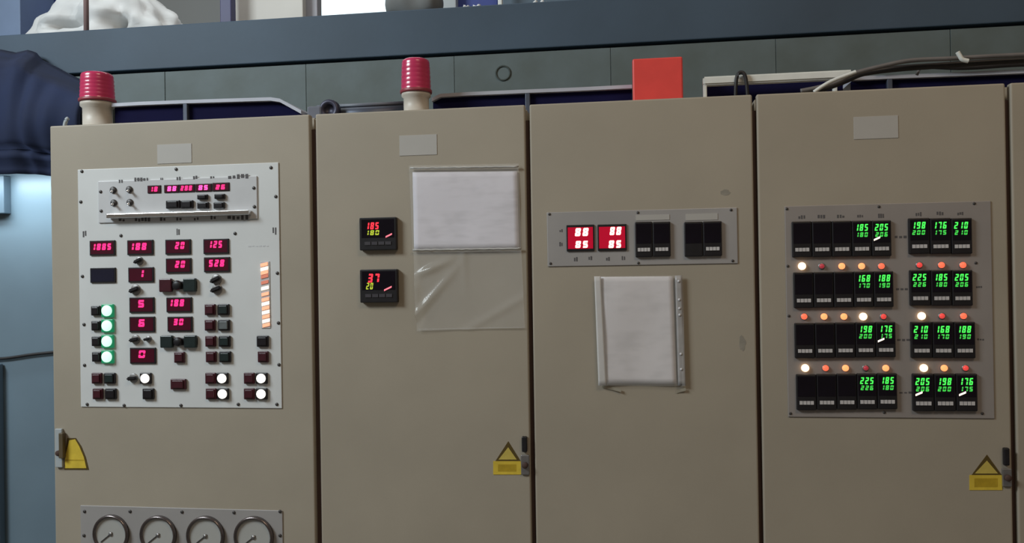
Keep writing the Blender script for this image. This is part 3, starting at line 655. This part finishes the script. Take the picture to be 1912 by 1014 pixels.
link('clamp', tube_mesh(spline([(-0.016, -0.02, ZT-cz), (-0.012, -0.024, 0.0), (0, -0.024, 0.016), (0.012, -0.024, 0.0), (0.018, -0.02, ZT-cz)]), 0.005, 8), DARKCABLE, cn, (X, yC, cz))
X = P(1490, 165, 0.2)[0]
box('gap_shade_backing', cx, yC+0.06, (ZT+cz-0.002)/2, pb[0]-pa[0]-0.02, 0.01, cz-ZT-0.002, GAPSHADE, cn)  # dark sheet added as the shade beneath the duct

# loose cables
def cable(pix, r, m, label, yy, grp='loose cables on the cabinet tops'):
    pts = []
    for k, p in enumerate(pix):
        y_ = yy if len(p) == 2 else p[2]; a = P(p[0], p[1], y_); pts.append(Vector((a[0], y_, max(a[1], ZT+r))))
    s = spline(pts, 8); c0 = s[0].copy()
    return tagit(link('cable', tube_mesh([q-c0 for q in s], r, 8), m, None, c0), label, 'cable', grp)
cable([(1495, 170), (1530, 163), (1565, 152), (1592, 138), (1640, 125), (1700, 113), (1780, 109), (1870, 104), (1990, 99)], 0.006, GREYCABLE, 'grey cable climbing to the right across the fourth cabinet, upper one', 0.07)
cable([(1500, 174), (1545, 163), (1580, 150), (1612, 137), (1670, 129), (1760, 122), (1860, 115), (1990, 108)], 0.008, DARKCABLE, 'thick black cable just beneath the climbing grey cable', 0.095)
cable([(1640, 130), (1720, 124), (1800, 126), (1900, 120), (1990, 118)], 0.007, DARKCABLE, 'black cable sagging above the right-end trough', 0.15)
cable([(1520, 172), (1536, 161), (1556, 150), (1590, 137), (1598, 134)], 0.005, CONDUIT, 'short pale cable slanting up at the end of the pale duct', 0.045)
cable([(1788, 97), (1792, 104), (1797, 111), (1808, 114)], 0.006, CONDUIT, 'small pale cable end sticking up at the right', 0.045)
cable([(1712, 140), (1718, 128), (1732, 124), (1760, 125)], 0.004, GREYCABLE, 'thin pale loop hanging over the right-end trough lip', 0.12)

# ================================================================= platform behind the cabinets
YB = 0.95
zt = (P(60, 59, YB)[1]+P(600, 27, YB)[1]+P(930, 13, YB)[1])/3
zg = (P(230, 129, YB)[1]+P(1000, 94, YB)[1]+P(1850, 49, YB)[1])/3
XL, XR = -2.6, 5.2
pf = empty('steel_platform', (1.3, YB, 0), 'teal grey painted steel platform edge running behind the cabinets', 'platform')
box('edge_beam', (XL+XR)/2, YB+0.06, (zt+zg)/2+0.002, XR-XL, 0.12, zt-zg-0.004, BEAM, pf, 0.004)
box('dark_groove', (XL+XR)/2, YB+0.09, zg-0.002, XR-XL, 0.10, 0.014, mat('dark_joint', (0.03, 0.042, 0.05), 0.8, var=0.2), pf)  # dark-coloured strip in the groove below the edge beam
nP = 13; pw = (XR-XL)/nP
for k in range(nP):
    box('web_panel', XL+pw*(k+0.5), YB+0.055+random.uniform(-0.001, 0.001), zg-0.007-0.26, pw-0.0015, 0.09, 0.52, WEB, pf, 0.0012)
box('deck', (XL+XR)/2, YB+0.12+1.1, zt-0.03, XR-XL, 2.2, 0.06, BEAM, pf)
for xx in (-2.3, 0.4, 2.2, 4.8): box('column', xx, YB+0.35, (zt-0.06)/2, 0.16, 0.16, zt-0.06, BEAM, pf, 0.006)
X, Z = P(941, 139, YB+0.03)
link('port_hole', lathe_mesh([(0.024, 0), (0.024, 0.004), (0.030, 0.005), (0.030, 0.0)], 24), mat('grimy_port', (0.055, 0.07, 0.065), 0.7, var=0.3), pf, (X, YB+0.010, Z))

# things standing on the platform
def up_box(name, r, y, dep, m, label, cat, bev=0.004, top=None):
    x, z, w, h = rect(*r, y); zt_ = z+h/2 if top is None else top
    return tagit(box(name, x, y+dep/2, zt+(zt_-zt)/2, w, dep, zt_-zt, m, None, bev), label, cat)
yS = 1.30
# crumpled white sheeting heap
xL, xR_ = P(42, 40, yS)[0], P(338, 30, yS)[0]; cx = (xL+xR_)/2; hw = (xR_-xL)/2; HT = 0.34
bm = bmesh.new(); nu, nv = 72, 28; g = []
def wrinkle(u, v):
    return 0.020*math.sin(u*9+v*4)+0.014*math.sin(u*17-v*9+1)+0.012*math.sin(v*19+u*5)+0.006*math.sin(u*41+v*23)
k1 = P(103, 38, 1.10); k2 = P(187, 30, 1.08)
for j in range(nv+1):
    row = []; v = j/nv
    for i in range(nu):
        a = 2*math.pi*i/nu; rr = (1-v**1.6)**0.75 if v < 1 else 0
        x = cx+hw*rr*math.cos(a)*1.0+ (0.02*v); y_ = yS+0.06+0.26*rr*math.sin(a); z = zt+HT*(v**0.9)
        w_ = wrinkle(a, v)*(0.4+0.6*rr)*(0.2 if j == 0 else 1); x += w_*math.cos(a); y_ += w_*math.sin(a)
        for (kx, kz), ra, rb_, dp in ((k1, 0.085, 0.020, 0.16), (k2, 0.038, 0.034, 0.20)):
            if math.sin(a) < 0:
                y_ += dp*math.exp(-((x-kx)/ra)**2-((z-kz)/rb_)**2)
        row.append(bm.verts.new((x-cx, y_-yS, max(z-zt, 0.0))))
    g.append(row)
for j in range(nv):
    for i in range(nu): bm.faces.new((g[j][i], g[j][(i+1) % nu], g[j+1][(i+1) % nu], g[j+1][i]))
bm.faces.new(g[0])
bmesh.ops.remove_doubles(bm, verts=bm.verts[:], dist=1e-5)
tagit(link('plastic_sheeting', fin(bm, True), SACK, None, (cx, yS, zt)), 'crumpled heap of off-white sheeting on the platform, top left', 'sheeting')
X = P(158, 25, 1.02)[0]
tagit(link('thin_pole', tube_mesh([(0, 0, 0), (0.002, 0, 0.5)], 0.011, 10), BROWNROPE, None, (X, 1.03, zt)), 'thin pinkish brown pole standing before the white sheeting', 'pole')
up_box('blue_partition', (34, -60, 200, 50), 1.75, 0.03, BLUEBOARD, 'deep blue board behind the white sheeting, top left', 'board', top=zt+0.8)
up_box('blue_grey_locker', (-110, -60, 37, 50), 1.50, 0.25, mat('dusty_blue_paint', (0.17, 0.24, 0.38), 0.5, var=0.12), 'dusty blue-grey locker in the top left corner', 'locker', top=zt+0.8)
X = P(347, 36, 1.25)[0]
tagit(link('caster_wheel', lathe_mesh([(0.010, -0.012), (0.019, -0.012), (0.021, -0.006), (0.021, 0.006), (0.019, 0.012), (0.010, 0.012), (0.010, 0.004), (0.004, 0.004), (0, 0.004)], 24), SCREW, None, (X, 1.25, zt+0.021)), 'small dark wheel on the platform beside the sheeting', 'wheel')
up_box('dark_post', (410, -60, 431, 40), 1.45, 0.05, NAVYPOST, 'dark navy post on the platform left of the cream board', 'post', top=zt+1.6)
up_box('cream_board', (434, -60, 565, 35), 1.56, 0.04, CREAM, 'cream board standing on the platform', 'board', top=zt+1.2)
up_box('grey_post', (566, -60, 592, 30), 1.62, 0.06, mat('mauve_grey_post', (0.34, 0.33, 0.36), 0.5, var=0.1), 'mauve grey post between the cream board and the bright window', 'post', top=zt+1.6)
# window with daylight in the back wall
x, z, w, h = rect(560, -240, 850, 26, YW)
wz0, wz1 = 1.9, z+h/2
wn = struct(box('window_1', x, YW-0.012, (wz0+wz1)/2, w, 0.024, wz1-wz0, emi('daylight_pane', (0.78, 0.95, 1.0), 1.5), None))
for fx, fz, sx, sz in ((x-w/2, (wz0+wz1)/2, 0.05, wz1-wz0+0.05), (x+w/2, (wz0+wz1)/2, 0.05, wz1-wz0+0.05), (x, wz1, w+0.05, 0.05), (x, wz0, w+0.05, 0.05)):
    box('window_frame', fx, YW-0.03, fz, sx, 0.05, sz, PALEPOST, wn)
# grey bundle
xL, xR_ = P(722, 10, 1.12)[0], P(826, 10, 1.12)[0]; cx = (xL+xR_)/2
bm = bmesh.new(); n = 28; rings = []
for i in range(n+1):
    t = i/n; xx = xL+(xR_-xL)*t-cx; e = (1-abs(2*t-1)**6)**0.5 if 0 < i < n else 0.25
    rings.append([bm.verts.new((xx, 0.08*e*math.cos(a_)+0.004*math.sin(xx*60), max(0, 0.075+0.075*e*math.sin(a_)*(1+0.12*math.sin(t*11+a_*2))))) for a_ in [2*math.pi*k/18 for k in range(18)]])
for a, b in zip(rings, rings[1:]):
    for k in range(18): bm.faces.new((a[k], a[(k+1) % 18], b[(k+1) % 18], b[k]))
bm.faces.new(rings[0]); bm.faces.new(rings[-1])
tagit(link('cloth_bundle', fin(bm, True), GREYBUNDLE, None, (cx, 1.12, zt)), 'rolled grey cloth bundle on the platform right of the bright window', 'bundle')
up_box('pale_post', (822, -60, 851, 22), 1.42, 0.05, PALEPOST, 'pale grey post between the grey bundle and the blue board', 'post', top=zt+1.6)
up_box('blue_board', (851, -60, 929, 20), 1.48, 0.03, BLUEBOARD, 'deep blue board standing right of the pale grey post', 'board', top=zt+1.0)
up_box('slim_post', (929, -60, 937, 18), 1.40, 0.03, CONDUIT, 'slim whitish post at the right edge of the blue board', 'post', top=zt+1.6)
up_box('slate_board', (938, -60, 1700, 12), 1.50, 0.05, MACHBLUE, 'long slate blue board along the platform edge, top right', 'board', top=zt+1.0)
for k, (px, w_, lab) in enumerate(((893, 15, 'crumpled white scrap on the beam before the blue board'), (1000, 14, 'small white scrap on the beam right of the slim post'), (1014, 12, 'bright white scrap on the beam, rightmost one'), (870, 10, 'tiny pale scrap on the beam by the pale grey post'))):
    X = P(px, 10, 1.0)[0]; bm = bmesh.new(); bmesh.ops.create_icosphere(bm, subdivisions=2, radius=1.0)
    for v in bm.verts:
        s_ = 1+0.35*math.sin(v.co.x*5+k)+0.25*math.sin(v.co.z*7+v.co.y*4+k*2)
        v.co = Vector((v.co.x*0.014*w_/12*s_, v.co.y*0.012*s_, max(0, (v.co.z*0.8+0.6)*0.011*s_)))
    tagit(link('paper_scrap', fin(bm, True), SACK, None, (X, 0.99, zt)), lab, 'scrap', 'white scraps on the platform edge')

# ================================================================= left: machine housing, tarp, cable
YM = 0.80
xr = P(150, 500, YM)[0]; zmt = P(60, 322, YM)[1]
mh = empty('machine_housing', (-0.9, YM, 0), 'pale blue-grey machine housing to the left of the cabinets', 'machine')
box('front_cover', xr-0.85, YM+0.05, (zmt+0.12)/2, 2.5, 0.10, zmt+0.12, BLUEGREY, mh, 0.006)
x, z, w, h = rect(-60, 330, 14, 400, YM-0.02); box('switch_box', x, YM-0.02, z, w, 0.04, h, mat('slate_switch_box', (0.09, 0.13, 0.17), 0.5, var=0.15), mh, 0.003)
x, z, w, h = rect(-30, 680, 5, 1300, YM-0.02); box('side_post', x, YM-0.02, z, w, 0.03, h, MACHBLUE, mh, 0.003)
pts = []
for px, py in ((-700, 742), (-350, 716), (-40, 675), (0, 670), (20, 668), (60, 662), (97, 658), (150, 652), (320, 636)):
    a = P(px, py, YM-0.008); pts.append((a[0], YM-0.008, a[1]))
c0 = Vector(pts[0]); tagit(link('cable', tube_mesh([Vector(p)-c0 for p in spline(pts, 5)], 0.006, 8), DARKCABLE, None, c0), 'thin dark cable running across the pale blue-grey machine housing', 'cable')
# the added light hidden behind this tarp brightens the housing
# navy tarp bundle hanging from the platform edge
YT = 0.62
out_top = [(-900, 100), (-700, 82), (-500, 96), (-350, 80), (-220, 92), (-120, 84), (-60, 90), (0, 92), (30, 98), (52, 93), (68, 98), (80, 112), (96, 120), (112, 128), (130, 138), (155, 150), (180, 165)]
out_bot = [(-900, 318), (-700, 326), (-500, 318), (-350, 325), (-220, 320), (-120, 324), (-60, 324), (0, 326), (30, 326), (52, 326), (68, 326), (80, 327), (96, 328), (112, 330), (128, 330), (150, 330), (175, 330)]
bm = bmesh.new(); nz = 26; g = []; nx = len(out_top)
n2 = 80
def interp(tab, t):
    f = t*(len(tab)-1); i = min(int(f), len(tab)-2); q = f-i; return tab[i][0]*(1-q)+tab[i+1][0]*q, tab[i][1]*(1-q)+tab[i+1][1]*q
c0 = Vector((P(20, 200, YT)[0], YT, P(20, 200, YT)[1]))
for i in range(n2+1):
    a = interp(out_top, i/n2); b = interp(out_bot, i/n2); col = []
    for j in range(nz+1):
        v = j/nz; px = a[0]*(1-v)+b[0]*v; py = a[1]*(1-v)+b[1]*v; yq = YT+(0.29*(1-v/0.16) if v < 0.16 else 0); q = P(px, py, yq)
        bulge = 0.10*math.sin(math.pi*min(1, v*1.05))**0.6 if v < 0.95 else 0.02
        d = bulge+0.006*math.sin(i*0.55+v*4)+0.008*math.sin(v*9+i*0.15)-(0.03 if 0.80 < v < 0.84 else 0)
        col.append(bm.verts.new((q[0]-c0.x, yq-YT-d*min(1, v/0.1), q[1]-c0.z)))
    g.append(col)
for i in range(n2):
    for j in range(nz): bm.faces.new((g[i][j], g[i+1][j], g[i+1][j+1], g[i][j+1]))
bmesh.ops.recalc_face_normals(bm, faces=bm.faces)
bmesh.ops.solidify(bm, geom=bm.faces[:], thickness=0.02)
tagit(link('navy_tarp', fin(bm, True), NAVY, None, c0), 'dark navy tarpaulin bundle hanging under the platform at the left edge', 'tarpaulin')
